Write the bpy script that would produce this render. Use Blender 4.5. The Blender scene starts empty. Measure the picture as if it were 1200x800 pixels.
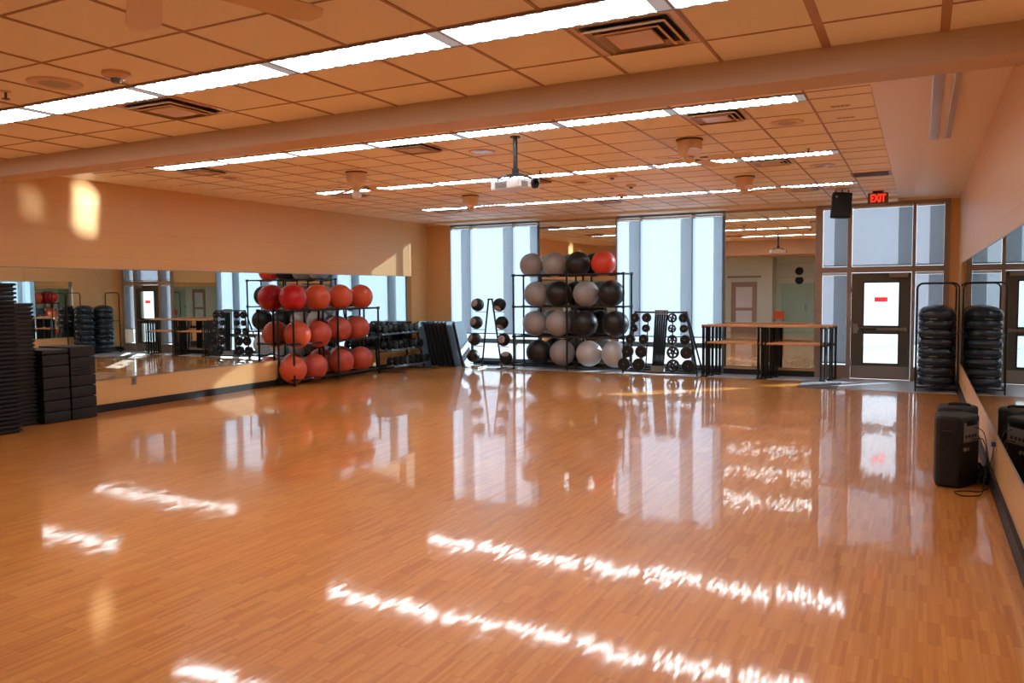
import bpy, bmesh, math, random
from mathutils import Vector, Matrix
random.seed(7)
PI = math.pi
C = bpy.context.scene.collection
SC = bpy.context.scene

# ------------------------------------------------------------------ helpers
def lin(r, g, b):
    f = lambda c: (c/255)/12.92 if c/255 <= 0.04045 else (((c/255)+0.055)/1.055)**2.4
    return (f(r), f(g), f(b), 1)

def mat(name, col, rough=0.5, metal=0.0, spec=0.5, emit=None, estr=0.0, coat=0.0, noise=None, bump=0.0, bscale=40):
    m = bpy.data.materials.new(name); m.use_nodes = True
    nt = m.node_tree; b = nt.nodes['Principled BSDF']
    b.inputs['Base Color'].default_value = col
    b.inputs['Roughness'].default_value = rough
    b.inputs['Metallic'].default_value = metal
    b.inputs['Specular IOR Level'].default_value = spec
    b.inputs['Coat Weight'].default_value = coat
    b.inputs['Coat Roughness'].default_value = 0.08
    if emit:
        b.inputs['Emission Color'].default_value = emit
        b.inputs['Emission Strength'].default_value = estr
    if noise or bump:
        tc = nt.nodes.new('ShaderNodeTexCoord')
        n = nt.nodes.new('ShaderNodeTexNoise'); n.inputs['Scale'].default_value = bscale
        n.inputs['Detail'].default_value = 3
        nt.links.new(tc.outputs['Object'], n.inputs['Vector'])
        if noise:
            mx = nt.nodes.new('ShaderNodeMix'); mx.data_type = 'RGBA'
            mx.inputs[6].default_value = col; mx.inputs[7].default_value = noise
            nt.links.new(n.outputs['Fac'], mx.inputs[0]); nt.links.new(mx.outputs[2], b.inputs['Base Color'])
        if bump:
            bp = nt.nodes.new('ShaderNodeBump'); bp.inputs['Strength'].default_value = bump
            bp.inputs['Distance'].default_value = 0.01
            nt.links.new(n.outputs['Fac'], bp.inputs['Height']); nt.links.new(bp.outputs['Normal'], b.inputs['Normal'])
    return m

class MB:
    """collects shapes into one bmesh, builds one mesh object"""
    def __init__(s): s.bm = bmesh.new(); s.mi = 0
    def _fin(s, vs, mtx):
        bmesh.ops.transform(s.bm, matrix=mtx, verts=vs)
        fs = set()
        for v in vs:
            for f in v.link_faces: fs.add(f)
        for f in fs: f.material_index = s.mi
        return vs
    def box(s, x0, x1, y0, y1, z0, z1, bev=0.0, m=None):
        r = bmesh.ops.create_cube(s.bm, size=1)['verts']
        mt = Matrix.Translation(((x0+x1)/2, (y0+y1)/2, (z0+z1)/2)) @ Matrix.Diagonal((x1-x0, y1-y0, z1-z0, 1))
        s._fin(r, mt)
        if bev:
            es = list({e for v in r for e in v.link_edges})
            o = bmesh.ops.bevel(s.bm, geom=es, offset=bev, segments=2, profile=0.7, affect='EDGES')
            for f in o['faces']: f.material_index = s.mi
            r = list({v for f in o['faces'] for v in f.verts})
        if m is not None: bmesh.ops.transform(s.bm, matrix=m, verts=r)
        return s
    def cyl(s, p0, p1, r0, r1=None, n=14, caps=True):
        p0 = Vector(p0); p1 = Vector(p1); d = p1-p0
        r1 = r0 if r1 is None else r1
        v = bmesh.ops.create_cone(s.bm, cap_ends=caps, segments=n, radius1=r0, radius2=r1, depth=d.length)['verts']
        q = d.to_track_quat('Z', 'Y').to_matrix().to_4x4()
        s._fin(v, Matrix.Translation((p0+p1)/2) @ q)
        return s
    def tube(s, pts, r, n=8):
        """swept tube through points"""
        pts = [Vector(p) for p in pts]; rings = []
        up = Vector((0, 0, 1))
        for i, p in enumerate(pts):
            t = (pts[min(i+1, len(pts)-1)] - pts[max(i-1, 0)]).normalized()
            a = t.cross(up)
            if a.length < 0.05: a = t.cross(Vector((0, 1, 0)))
            a.normalize(); b = t.cross(a)
            if i and (a.dot(pa) < 0): a = -a; b = -b
            pa = a
            rings.append([s.bm.verts.new(p + a*r*math.cos(2*PI*k/n) + b*r*math.sin(2*PI*k/n)) for k in range(n)])
        for i in range(len(rings)-1):
            for k in range(n):
                try:
                    f = s.bm.faces.new((rings[i][k], rings[i][(k+1) % n], rings[i+1][(k+1) % n], rings[i+1][k])); f.material_index = s.mi
                except ValueError: pass
        for rg in (rings[0], rings[-1]):
            try: f = s.bm.faces.new(rg); f.material_index = s.mi
            except ValueError: pass
        return s
    def lathe(s, prof, mtx=Matrix(), n=32):
        """prof: list of (radius, z)"""
        rings = []
        for (r, z) in prof:
            if r < 1e-5: rings.append([s.bm.verts.new(mtx @ Vector((0, 0, z)))])
            else: rings.append([s.bm.verts.new(mtx @ Vector((r*math.cos(2*PI*k/n), r*math.sin(2*PI*k/n), z))) for k in range(n)])
        for a, b in zip(rings[:-1], rings[1:]):
            for k in range(n):
                k2 = (k+1) % n
                vs = [a[k % len(a)], a[k2 % len(a)], b[k2 % len(b)], b[k % len(b)]]
                u = []
                for v in vs:
                    if v not in u: u.append(v)
                if len(u) > 2:
                    f = s.bm.faces.new(u); f.material_index = s.mi
        return s
    def prism(s, poly, z0, z1, mtx=Matrix()):
        lo = [s.bm.verts.new(mtx @ Vector((x, y, z0))) for x, y in poly]
        hi = [s.bm.verts.new(mtx @ Vector((x, y, z1))) for x, y in poly]
        n = len(poly)
        fs = [s.bm.faces.new(lo[::-1]), s.bm.faces.new(hi)]
        for i in range(n): fs.append(s.bm.faces.new((lo[i], lo[(i+1) % n], hi[(i+1) % n], hi[i])))
        for f in fs: f.material_index = s.mi
        return s
    def build(s, name, mats, parent=None, smooth=False, bev=0.0, loc=None):
        bmesh.ops.recalc_face_normals(s.bm, faces=s.bm.faces)
        me = bpy.data.meshes.new(name); s.bm.to_mesh(me); s.bm.free()
        if not isinstance(mats, (list, tuple)): mats = [mats]
        for m in mats: me.materials.append(m)
        if smooth:
            for p in me.polygons: p.use_smooth = True
        o = bpy.data.objects.new(name, me); C.objects.link(o)
        if parent: o.parent = parent
        if loc: o.location = loc
        if smooth == 'angle':
            md = o.modifiers.new('split', 'EDGE_SPLIT'); md.split_angle = math.radians(38)
        if bev:
            md = o.modifiers.new('bev', 'BEVEL'); md.width = bev; md.segments = 2; md.limit_method = 'ANGLE'
        return o

def tag(o, label, cat, group=None, kind=None):
    o['label'] = label; o['category'] = cat
    if group: o['group'] = group
    if kind: o['kind'] = kind
    return o
def thing(name, label, cat, loc=(0, 0, 0), rz=0, group=None):
    o = bpy.data.objects.new(name, None); o.empty_display_size = 0.1; C.objects.link(o)
    o.location = loc; o.rotation_euler = (0, 0, rz)
    return tag(o, label, cat, group)
def struct(o): o['kind'] = 'structure'; return o
def dup(root, loc, rz=None, label=None, group=None):
    def cp(o, par):
        c = o.copy(); C.objects.link(c)
        if par: c.parent = par
        for ch in list(kids.get(o, ())): cp(ch, c)
        return c
    kids = {}
    def walk(o):
        kids[o] = list(o.children)
        for c in kids[o]: walk(c)
    walk(root)
    r = cp(root, None); r.location = loc
    if rz is not None: r.rotation_euler = (r.rotation_euler[0], r.rotation_euler[1], rz)
    if label: r['label'] = label
    if group: r['group'] = group
    return r
ORD = ['first','second','third','fourth','fifth','sixth','seventh','eighth','ninth','tenth','eleventh','twelfth','thirteenth','fourteenth','fifteenth','sixteenth','seventeenth','eighteenth','nineteenth','twentieth']
def ordn(i):
    if i < 20: return ORD[i]
    t = {2: 'twenty', 3: 'thirty', 4: 'forty'}[(i+1)//10]; r = (i+1) % 10
    return (t[:-1] + 'ieth') if r == 0 else t + '-' + ORD[r-1]

# ------------------------------------------------------------------ room numbers (metres; X along the window wall, Y towards it)
XL, XR, YF = -11.487, 0.624, 17.733
H, H1 = 3.60, 3.254
YB = 5.121
TS = 0.6096
GX, G1 = -0.9765, 0.087
ROWY = [7.734, 11.045, 14.42]; ROW1Y = 3.755; LW = 0.295

# ------------------------------------------------------------------ materials
def wall_mat(name, col, axis):
    m = bpy.data.materials.new(name); m.use_nodes = True; nt = m.node_tree; N = nt.nodes; L = nt.links
    b = N['Principled BSDF']; b.inputs['Roughness'].default_value = 0.33
    b.inputs['Specular IOR Level'].default_value = 0.4
    tc = N.new('ShaderNodeTexCoord'); mp = N.new('ShaderNodeSeparateXYZ'); cb = N.new('ShaderNodeCombineXYZ')
    L.new(tc.outputs['Object'], mp.inputs[0])
    L.new(mp.outputs[axis], cb.inputs[0]); L.new(mp.outputs['Z'], cb.inputs[1])
    br = N.new('ShaderNodeTexBrick'); br.inputs['Scale'].default_value = 1
    br.inputs['Brick Width'].default_value = 0.81; br.inputs['Row Height'].default_value = 0.406
    br.inputs['Mortar Size'].default_value = 0.006; br.inputs['Mortar Smooth'].default_value = 0.6
    c2 = tuple(c*0.985 for c in col[:3])+(1,)
    br.inputs['Color1'].default_value = col; br.inputs['Color2'].default_value = c2
    br.inputs['Mortar'].default_value = tuple(c*0.90 for c in col[:3])+(1,)
    L.new(cb.outputs[0], br.inputs['Vector']); L.new(br.outputs['Color'], b.inputs['Base Color'])
    ns = N.new('ShaderNodeTexNoise'); ns.inputs['Scale'].default_value = 60
    L.new(tc.outputs['Object'], ns.inputs['Vector'])
    mt = N.new('ShaderNodeMath'); mt.operation = 'MULTIPLY_ADD'; mt.inputs[1].default_value = -2.2
    L.new(br.outputs['Fac'], mt.inputs[0]); L.new(ns.outputs['Fac'], mt.inputs[2])
    bp = N.new('ShaderNodeBump'); bp.inputs['Strength'].default_value = 0.25; bp.inputs['Distance'].default_value = 0.003
    L.new(mt.outputs[0], bp.inputs['Height']); L.new(bp.outputs[0], b.inputs['Normal'])
    return m
WALLC = lin(226, 180, 120)
M = {}
M['wall_y'] = wall_mat('painted_block_y', WALLC, 'Y')
M['wall_x'] = wall_mat('painted_block_x', lin(226, 176, 118), 'X')
M['wall_green'] = mat('grey_green_paint', lin(212, 228, 220), 0.55)
M['wall_teal'] = mat('teal_door_paint', lin(172, 208, 198), 0.5)
M['gyp'] = mat('painted_gypsum', lin(246, 228, 202), 0.42, noise=lin(243, 225, 198), bscale=1.5)
M['beam'] = mat('painted_beam', lin(212, 182, 150), 0.5, noise=lin(209, 178, 146), bscale=2)
M['tile'] = mat('acoustic_tile', lin(252, 240, 218), 0.6, noise=lin(249, 236, 212), bump=0.1, bscale=2.2)
M['tbar'] = mat('ceiling_t_bar', lin(176, 130, 96), 0.4)
M['base'] = mat('black_rubber_base', lin(14, 15, 18), 0.55)
M['frame'] = mat('flare_lightened_bronze', lin(158, 138, 122), 0.4, metal=0.1)  # bronze with the flare and haze of the bright windows lightened into it
M['winframe'] = mat('grey_window_frame', lin(120, 135, 138), 0.4, metal=0.3)
M['door'] = mat('dark_bronze_door', lin(92, 84, 72), 0.42, metal=0.3)
M['steel'] = mat('brushed_steel', lin(150, 146, 138), 0.3, metal=0.9)
M['kick'] = mat('kick_plate_metal', lin(150, 140, 130), 0.4, metal=0.4)
M['black'] = mat('black_metal', lin(22, 22, 24), 0.35)
M['matte'] = mat('matte_black_steel', lin(18, 18, 19), 0.7, spec=.25)
M['blackrub'] = mat('black_rubber', lin(16, 15, 15), 0.6, bump=0.15, bscale=90)
M['blackstep'] = mat('black_step_plastic', lin(15, 14, 14), 0.62, bump=0.15, bscale=120)
M['blackgloss'] = mat('black_gloss_vinyl', lin(24, 27, 33), 0.22)
M['dome'] = mat('dark_blue_black_rubber', lin(32, 43, 58), 0.2)
M['white'] = mat('white_plastic', lin(225, 225, 225), 0.35)
M['grey'] = mat('grey_plastic', lin(120, 120, 122), 0.45)
M['vinylmat'] = mat('light_grey_vinyl', lin(176, 180, 188), 0.35, noise=lin(160, 164, 174), bscale=30)
M['entry'] = mat('grey_entrance_mat', lin(92, 94, 100), 0.8, bump=0.5, bscale=200)
M['ballgrey'] = mat('silver_grey_ball', lin(150, 146, 143), 0.36)
M['balllight'] = mat('light_silver_ball', lin(176, 176, 176), 0.3)
M['ballblack'] = mat('black_ball', lin(26, 24, 25), 0.42)
M['ballred'] = mat('crimson_ball', lin(190, 20, 32), 0.3)
M['ballor'] = mat('orange_red_ball', lin(208, 88, 54), 0.38)
M['ballor2'] = mat('bright_red_orange_ball', lin(218, 66, 40), 0.35)
M['ballbrick'] = mat('brick_red_ball', lin(190, 78, 58), 0.42)
M['rack'] = mat('black_pipe', lin(34, 34, 38), 0.35, metal=0.3)
M['rail'] = mat('grey_rack_rail', lin(105, 115, 125), 0.3, metal=0.8)
M['wood'] = mat('barre_wood', lin(232, 172, 118), 0.35, noise=lin(190, 122, 74), bscale=12)
M['fanm'] = mat('fan_beige', lin(232, 198, 154), 0.4)
M['fand'] = mat('fan_trim_dark', lin(96, 66, 44), 0.4)
M['globe'] = mat('fan_light_globe', lin(238, 232, 222), 0.15)
M['diff'] = mat('diffuser_metal', lin(222, 186, 152), 0.3)
M['diffd'] = mat('diffuser_gap', lin(34, 26, 22), 0.6)
M['orange'] = mat('orange_plastic', lin(220, 90, 40), 0.4)
M['medgrey'] = mat('medicine_ball_panel', lin(152, 138, 134), 0.5)
M['board'] = mat('black_board_vinyl', lin(30, 32, 36), 0.30)
M['boardblue_sheen'] = mat('board_face_blue_and_sheen', lin(92, 116, 134), 0.25)  # blue of one board; on two black ones, painted window sheen
M['boardedge'] = mat('board_edge', lin(56, 44, 40), 0.4)
M['fabric'] = mat('black_fabric', lin(22, 22, 24), 0.9)
M['red'] = mat('red_sign', lin(215, 40, 40), 0.5)
M['blue'] = mat('blue_plug', lin(30, 70, 160), 0.4)
M['paper'] = mat('paper_white', lin(225, 225, 215), 0.6)
M['stone'] = mat('pale_stone', lin(236, 240, 246), 0.8, noise=lin(205, 214, 228), bscale=1.6)
M['concrete'] = mat('pale_concrete', lin(205, 205, 205), 0.8, noise=lin(190, 190, 192), bscale=1)
M['exitred'] = mat('exit_red', lin(255, 20, 10), 0.4, emit=(1, 0.02, 0.01, 1), estr=2.2)
M['exitface'] = mat('exit_housing', lin(120, 110, 84), 0.4)

def mirror_mat():
    m = bpy.data.materials.new('mirror_glass'); m.use_nodes = True; nt = m.node_tree
    for n in list(nt.nodes):
        if n.type != 'OUTPUT_MATERIAL': nt.nodes.remove(n)
    g = nt.nodes.new('ShaderNodeBsdfGlossy'); g.inputs['Roughness'].default_value = 0.0
    g.inputs['Color'].default_value = (0.80, 0.86, 0.84, 1)
    nt.links.new(g.outputs[0], nt.nodes['Material Output'].inputs[0]); return m
M['mirror'] = mirror_mat()
def glass_mat():
    m = bpy.data.materials.new('window_glass'); m.use_nodes = True; nt = m.node_tree
    for n in list(nt.nodes):
        if n.type != 'OUTPUT_MATERIAL': nt.nodes.remove(n)
    t = nt.nodes.new('ShaderNodeBsdfTransparent'); t.inputs[0].default_value = (0.90, 0.96, 0.97, 1)
    g = nt.nodes.new('ShaderNodeBsdfGlossy'); g.inputs['Roughness'].default_value = 0.02
    fc = nt.nodes.new('ShaderNodeLayerWeight'); fc.inputs['Blend'].default_value = 0.5
    pw = nt.nodes.new('ShaderNodeMath'); pw.operation = 'POWER'; pw.inputs[1].default_value = 5
    nt.links.new(fc.outputs['Facing'], pw.inputs[0])
    lw = nt.nodes.new('ShaderNodeMath'); lw.operation = 'MULTIPLY_ADD'; lw.inputs[1].default_value = .9; lw.inputs[2].default_value = .03
    nt.links.new(pw.outputs[0], lw.inputs[0])
    mx = nt.nodes.new('ShaderNodeMixShader')
    nt.links.new(lw.outputs[0], mx.inputs[0]); nt.links.new(t.outputs[0], mx.inputs[1]); nt.links.new(g.outputs[0], mx.inputs[2])
    nt.links.new(mx.outputs[0], nt.nodes['Material Output'].inputs[0]); return m
M['glass'] = glass_mat()
def shade_mat(name, col, tr, tcol=(1, 1, 1, 1)):
    m = bpy.data.materials.new(name); m.use_nodes = True; nt = m.node_tree; N = nt.nodes; L = nt.links
    for n in list(N):
        if n.type != 'OUTPUT_MATERIAL': N.remove(n)
    tl = N.new('ShaderNodeBsdfTranslucent'); tl.inputs[0].default_value = col
    df = N.new('ShaderNodeBsdfDiffuse'); df.inputs[0].default_value = col
    tp = N.new('ShaderNodeBsdfTransparent'); tp.inputs[0].default_value = tcol
    m1 = N.new('ShaderNodeMixShader'); m1.inputs[0].default_value = 0.25
    m2 = N.new('ShaderNodeMixShader'); m2.inputs[0].default_value = tr
    L.new(tl.outputs[0], m1.inputs[1]); L.new(df.outputs[0], m1.inputs[2])
    L.new(m1.outputs[0], m2.inputs[1]); L.new(tp.outputs[0], m2.inputs[2])
    L.new(m2.outputs[0], N['Material Output'].inputs[0]); return m
M['shade'] = shade_mat('white_screen_fabric', lin(158, 165, 178), 0.38, (0.97, 0.99, 1, 1))
M['redtl'] = shade_mat('red_translucent_vinyl', lin(250, 70, 70), 0.05)
M['whitetl'] = shade_mat('white_translucent_vinyl', lin(250, 250, 250), 0.3)
M['shade2'] = shade_mat('grey_screen_fabric', lin(128, 128, 138), 0.26)

def floor_mat():
    m = bpy.data.materials.new('maple_strip_floor'); m.use_nodes = True; nt = m.node_tree; N = nt.nodes; L = nt.links
    b = N['Principled BSDF']
    tc = N.new('ShaderNodeTexCoord'); sp = N.new('ShaderNodeSeparateXYZ'); L.new(tc.outputs['Object'], sp.inputs[0])
    def math_(op, a, bb=None, c=None):
        n = N.new('ShaderNodeMath'); n.operation = op
        for i, v in enumerate((a, bb, c)):
            if v is None: continue
            if isinstance(v, (int, float)): n.inputs[i].default_value = v
            else: L.new(v, n.inputs[i])
        return n.outputs[0]
    X, Y = sp.outputs[0], sp.outputs[1]
    # blocks 0.152 wide (seven fingers), 0.30 long, each column shifted
    colw = 0.152; bl = 0.305; fw = colw/7
    ci = math_('FLOOR', math_('DIVIDE', X, colw))
    par = math_('MULTIPLY', math_('MODULO', math_('ABSOLUTE', ci), 2), 0.5)
    yb = math_('ADD', math_('DIVIDE', Y, bl), par)
    ri = math_('FLOOR', yb)
    fi = math_('FLOOR', math_('DIVIDE', X, fw))
    def wn(a, c, d):
        cb = N.new('ShaderNodeCombineXYZ'); L.new(a, cb.inputs[0]); L.new(c, cb.inputs[1]); cb.inputs[2].default_value = d
        w = N.new('ShaderNodeTexWhiteNoise'); w.noise_dimensions = '3D'; L.new(cb.outputs[0], w.inputs[0]); return w
    w1 = wn(fi, ri, 1.0); w2 = wn(ci, ri, 5.0)
    # grain
    mp = N.new('ShaderNodeMapping'); mp.inputs['Scale'].default_value = (45, 2.0, 1); L.new(tc.outputs['Object'], mp.inputs[0])
    g = N.new('ShaderNodeTexNoise'); g.inputs['Scale'].default_value = 1.0; g.inputs['Detail'].default_value = 3; L.new(mp.outputs[0], g.inputs['Vector'])
    t = math_('ADD', math_('MULTIPLY', w1.outputs['Value'], 0.55), math_('MULTIPLY', w2.outputs['Value'], 0.2))
    t = math_('ADD', t, math_('MULTIPLY', g.outputs['Fac'], 0.3))
    rp = N.new('ShaderNodeValToRGB'); cr = rp.color_ramp
    cr.elements[0].position = 0.05; cr.elements[0].color = lin(200, 118, 46)
    cr.elements[1].position = 0.95; cr.elements[1].color = lin(236, 164, 84)
    e = cr.elements.new(0.45); e.color = lin(222, 144, 64)
    L.new(t, rp.inputs[0])
    # seams
    fx = math_('FRACT', math_('DIVIDE', X, fw)); fy = math_('FRACT', yb); fb = math_('FRACT', math_('DIVIDE', X, colw))
    sx = math_('LESS_THAN', fx, 0.05); sy = math_('LESS_THAN', fy, 0.008); sb = math_('LESS_THAN', fb, 0.012)
    seam = math_('ADD', math_('MULTIPLY', sx, 0.12), math_('MAXIMUM', math_('MULTIPLY', sy, 0.45), math_('MULTIPLY', sb, 0.25)))
    mx = N.new('ShaderNodeMix'); mx.data_type = 'RGBA'; L.new(seam, mx.inputs[0]); L.new(rp.outputs[0], mx.inputs[6]); mx.inputs[7].default_value = lin(110, 60, 30)
    L.new(mx.outputs[2], b.inputs['Base Color'])
    # uneven finish: every finger tips its own way, broad swells
    n2 = N.new('ShaderNodeTexNoise'); n2.inputs['Scale'].default_value = 3.0; n2.inputs['Detail'].default_value = 2; L.new(tc.outputs['Object'], n2.inputs['Vector'])
    sc1 = N.new('ShaderNodeVectorMath'); sc1.operation = 'SUBTRACT'; L.new(w1.outputs['Color'], sc1.inputs[0]); sc1.inputs[1].default_value = (0.5, 0.5, 0.5)
    sc1b = N.new('ShaderNodeVectorMath'); sc1b.operation = 'MULTIPLY'; L.new(sc1.outputs[0], sc1b.inputs[0]); sc1b.inputs[1].default_value = (0.006, 0.008, 0)
    sc2 = N.new('ShaderNodeVectorMath'); sc2.operation = 'SUBTRACT'; L.new(n2.outputs['Color'], sc2.inputs[0]); sc2.inputs[1].default_value = (0.5, 0.5, 0.5)
    sc2b = N.new('ShaderNodeVectorMath'); sc2b.operation = 'MULTIPLY'; L.new(sc2.outputs[0], sc2b.inputs[0]); sc2b.inputs[1].default_value = (0.004, 0.005, 0)
    w3 = N.new('ShaderNodeVectorMath'); w3.operation = 'SUBTRACT'; L.new(w2.outputs['Color'], w3.inputs[0]); w3.inputs[1].default_value = (0.5, 0.5, 0.5)
    w3b = N.new('ShaderNodeVectorMath'); w3b.operation = 'MULTIPLY'; L.new(w3.outputs[0], w3b.inputs[0]); w3b.inputs[1].default_value = (0.003, 0.006, 0)
    ad = N.new('ShaderNodeVectorMath'); L.new(sc1b.outputs[0], ad.inputs[0]); L.new(sc2b.outputs[0], ad.inputs[1])
    ad1 = N.new('ShaderNodeVectorMath'); L.new(ad.outputs[0], ad1.inputs[0]); L.new(w3b.outputs[0], ad1.inputs[1])
    ge = N.new('ShaderNodeNewGeometry')
    ad2 = N.new('ShaderNodeVectorMath'); L.new(ad1.outputs[0], ad2.inputs[0]); L.new(ge.outputs['Normal'], ad2.inputs[1])
    nm = N.new('ShaderNodeVectorMath'); nm.operation = 'NORMALIZE'; L.new(ad2.outputs[0], nm.inputs[0])
    L.new(nm.outputs[0], b.inputs['Normal']); L.new(nm.outputs[0], b.inputs['Coat Normal'])
    b.inputs['Roughness'].default_value = 0.35
    b.inputs['Specular IOR Level'].default_value = 0.3
    b.inputs['Coat Weight'].default_value = 1.0; b.inputs['Coat Roughness'].default_value = 0.06; b.inputs['Coat IOR'].default_value = 1.43
    return m
M['floor'] = floor_mat()

def lens_mat():
    m = bpy.data.materials.new('fluorescent_lens'); m.use_nodes = True; nt = m.node_tree; N = nt.nodes; L = nt.links
    b = N['Principled BSDF']; b.inputs['Base Color'].default_value = (0.8, 0.8, 0.8, 1); b.inputs['Roughness'].default_value = 0.3
    tc = N.new('ShaderNodeTexCoord'); wv = N.new('ShaderNodeTexWave'); wv.inputs['Scale'].default_value = 3.14
    wv.inputs['Distortion'].default_value = 0.6; L.new(tc.outputs['Object'], wv.inputs['Vector'])
    rp = N.new('ShaderNodeValToRGB'); rp.color_ramp.elements[0].color = (0.045, 0.052, 0.06, 1); rp.color_ramp.elements[1].color = (0.92, 0.96, 1, 1)
    rp.color_ramp.elements[0].position = 0.25
    rp.color_ramp.elements[1].position = 0.6
    L.new(wv.outputs['Fac'], rp.inputs[0]); L.new(rp.outputs[0], b.inputs['Emission Color'])
    b.inputs['Emission Strength'].default_value = LENS
    return m
LENS = 19.0
M['lens'] = lens_mat()
M['lensend'] = mat('fixture_end_plate', lin(168, 176, 186), 0.3, emit=(0.45, 0.5, 0.55, 1), estr=0.35)
M['lensoff'] = mat('unlit_lens', lin(190, 172, 158), 0.25)

# ------------------------------------------------------------------ room shell
struct(MB().box(XL-.2, XR+.2, -1.7, YF+.2, -0.12, 0).build('floor', M['floor']))
struct(MB().box(XL-.25, XL, -1.7, YF+.2, 0, 3.9).build('wall_left', M['wall_y']))
struct(MB().box(XR, XR+.25, -1.7, YF+.2, 0, 3.9).build('wall_right', M['wall_y']))
WINA, WINB, WIND = (-10.80, -8.28), (-6.31, -3.83), (-1.955, 0.475)
for (a, c) in ((XL, WINA[0]), (WINA[1], WINB[0]), (WINB[1], WIND[0]), (WIND[1], XR)):
    struct(MB().box(a, c, YF, YF+.22, 0, 3.56).build('wall_far', M['wall_x']))
struct(MB().box(XL, XR, YF, YF+.22, 3.56, 3.9).build('wall_far_header', M['gyp']))
# ceilings
b = MB(); b.box(XL, XR, YB+.25, YF, H+.012, H+.14)
struct(b.build('ceiling', M['gyp']))
def grid_ceiling(xs, ys, z, x0, x1, y0, y1, bw=0.010, wide=()):
    b = MB(); b.box(x0, x1, y0, y1, z, z+.1)
    b.mi = 1
    for x in xs:
        w = 0.024 if x in wide else bw
        b.box(x-w, x+w, y0, y1, z-.006, z+.001)
    for y in ys: b.box(x0, x1, y-bw*.8, y+bw*.8, z-.004, z+.001)
    return struct(b.build('ceiling', [M['tile'], M['tbar']]))
ys = []
for ry in ROWY: ys += [ry-.004, ry+LW+.004] + [ry+LW+TS*k for k in (1, 2, 3, 4)] + ([ry-TS*k for k in (1, 2)] if ry == ROWY[0] else [])
ys = [y for y in ys if y < 17.0]
xs = [GX-TS*k for k in range(0, 16)]
grid_ceiling(xs, ys, H, GX-16*TS, -0.437, 6.1, 17.18)
ys = [4.66, 4.055, 3.75] + [3.75-TS*k for k in range(1, 9)]
grid_ceiling([G1-TS*k for k in range(0, 20)], ys, H1, XL, XR, -1.7, YB, wide=[G1, G1-TS])
b = MB().box(XL, XR, YB, YB+.30, 3.087, 3.9); struct(b.build('beam', M['beam']))
struct(MB().box(-10.9, -0.44, 17.2, YF, 3.545, H+.012).build('trim_3', M['gyp']))
# baseboards
struct(MB().box(XL, XL+.02, 1.0, YF, 0, .12, .004).build('baseboard_left', M['base']))
struct(MB().box(XR-.03, XR, 0.5, YF, 0, .15, .006).build('baseboard_right', M['base']))
for (a, c) in ((XL+.02, WINA[0]), (WINA[1], WINB[0]), (WINB[1], WIND[0]), (WIND[1], XR-.03)):
    struct(MB().box(a, c, YF-.02, YF, 0, .12, .004).build('baseboard_far', M['base']))
# perimeter vinyl and entrance mat
struct(MB().box(XL+.03, XR-.04, 16.92, YF-.03, 0.0005, 0.006).build('trim_1', M['vinylmat']))
struct(MB().box(-1.35, XR-.04, 15.75, 16.92, 0.0005, 0.006).build('trim_2', M['vinylmat']))
b = MB().box(-2.05, -1.35, 15.75, 16.9, 0.001, 0.012, .004)
tag(b.build('entrance_mat', M['entry']), 'small dark grey mat on the wood floor by the right ballet barre', 'mat')

# ------------------------------------------------------------------ windows
def win(name, x0, x1, mulls, z0=0.0, z1=3.56, rails=((0.10, .17), (.55, .66)), fm='winframe', base=True):
    fr = bpy.data.objects.new(name, None); C.objects.link(fr); struct(fr)
    b = MB(); t = .055
    b.box(x0, x0+t, YF, YF+.16, z0, z1); b.box(x1-t, x1, YF, YF+.16, z0, z1)
    b.box(x0+t, x1-t, YF, YF+.16, z1-.06, z1)
    for m_ in mulls: b.box(m_-.04, m_+.04, YF+.01, YF+.22, z0, z1-.06)
    for (a, c) in rails: b.box(x0+t, x1-t, YF+.005, YF+.15, a, c)
    b.build('window_frame', M[fm], fr)
    if base: MB().box(x0+t, x1-t, YF-.01, YF+.15, 0, .10).build('window_sill', M['base'], fr)
    MB().box(x0+t, x1-t, YF+.08, YF+.086, rails[0][1], z1-.06).build('glass_pane', M['glass'], fr)
    return fr
win('window_1', WINA[0], WINA[1], (-10.19, -8.98))
win('window_2', WINB[0], WINB[1], (-5.72, -4.52))
def shade(x0, x1, z0, z1, label, mm='shade', y=YF-.035):
    t = thing('roller_shade', label, 'window shade', ((x0+x1)/2, y, z0), group='roller shades on the window wall')
    w = (x1-x0)/2; h = z1-z0
    MB().box(-w, w, -.0008, .0008, 0.02, h-.05).build('fabric', M[mm], t)
    MB().box(-w, w, -.012, .012, 0, .025, .003).build('bottom_bar', M['rail'], t)
    MB().box(-w, w, -.02, .02, h-.045, h, .012).build('head_roller', M['white'], t)
    return t
shade(WINA[0]+.03, WINA[1]-.01, .78, 3.48, 'wide white roller shade on the window behind the medicine ball rack')
shade(WINB[0]+.03, WINB[1]-.01, .78, 3.48, 'wide white roller shade on the window behind the barbell plate rack')

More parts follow.
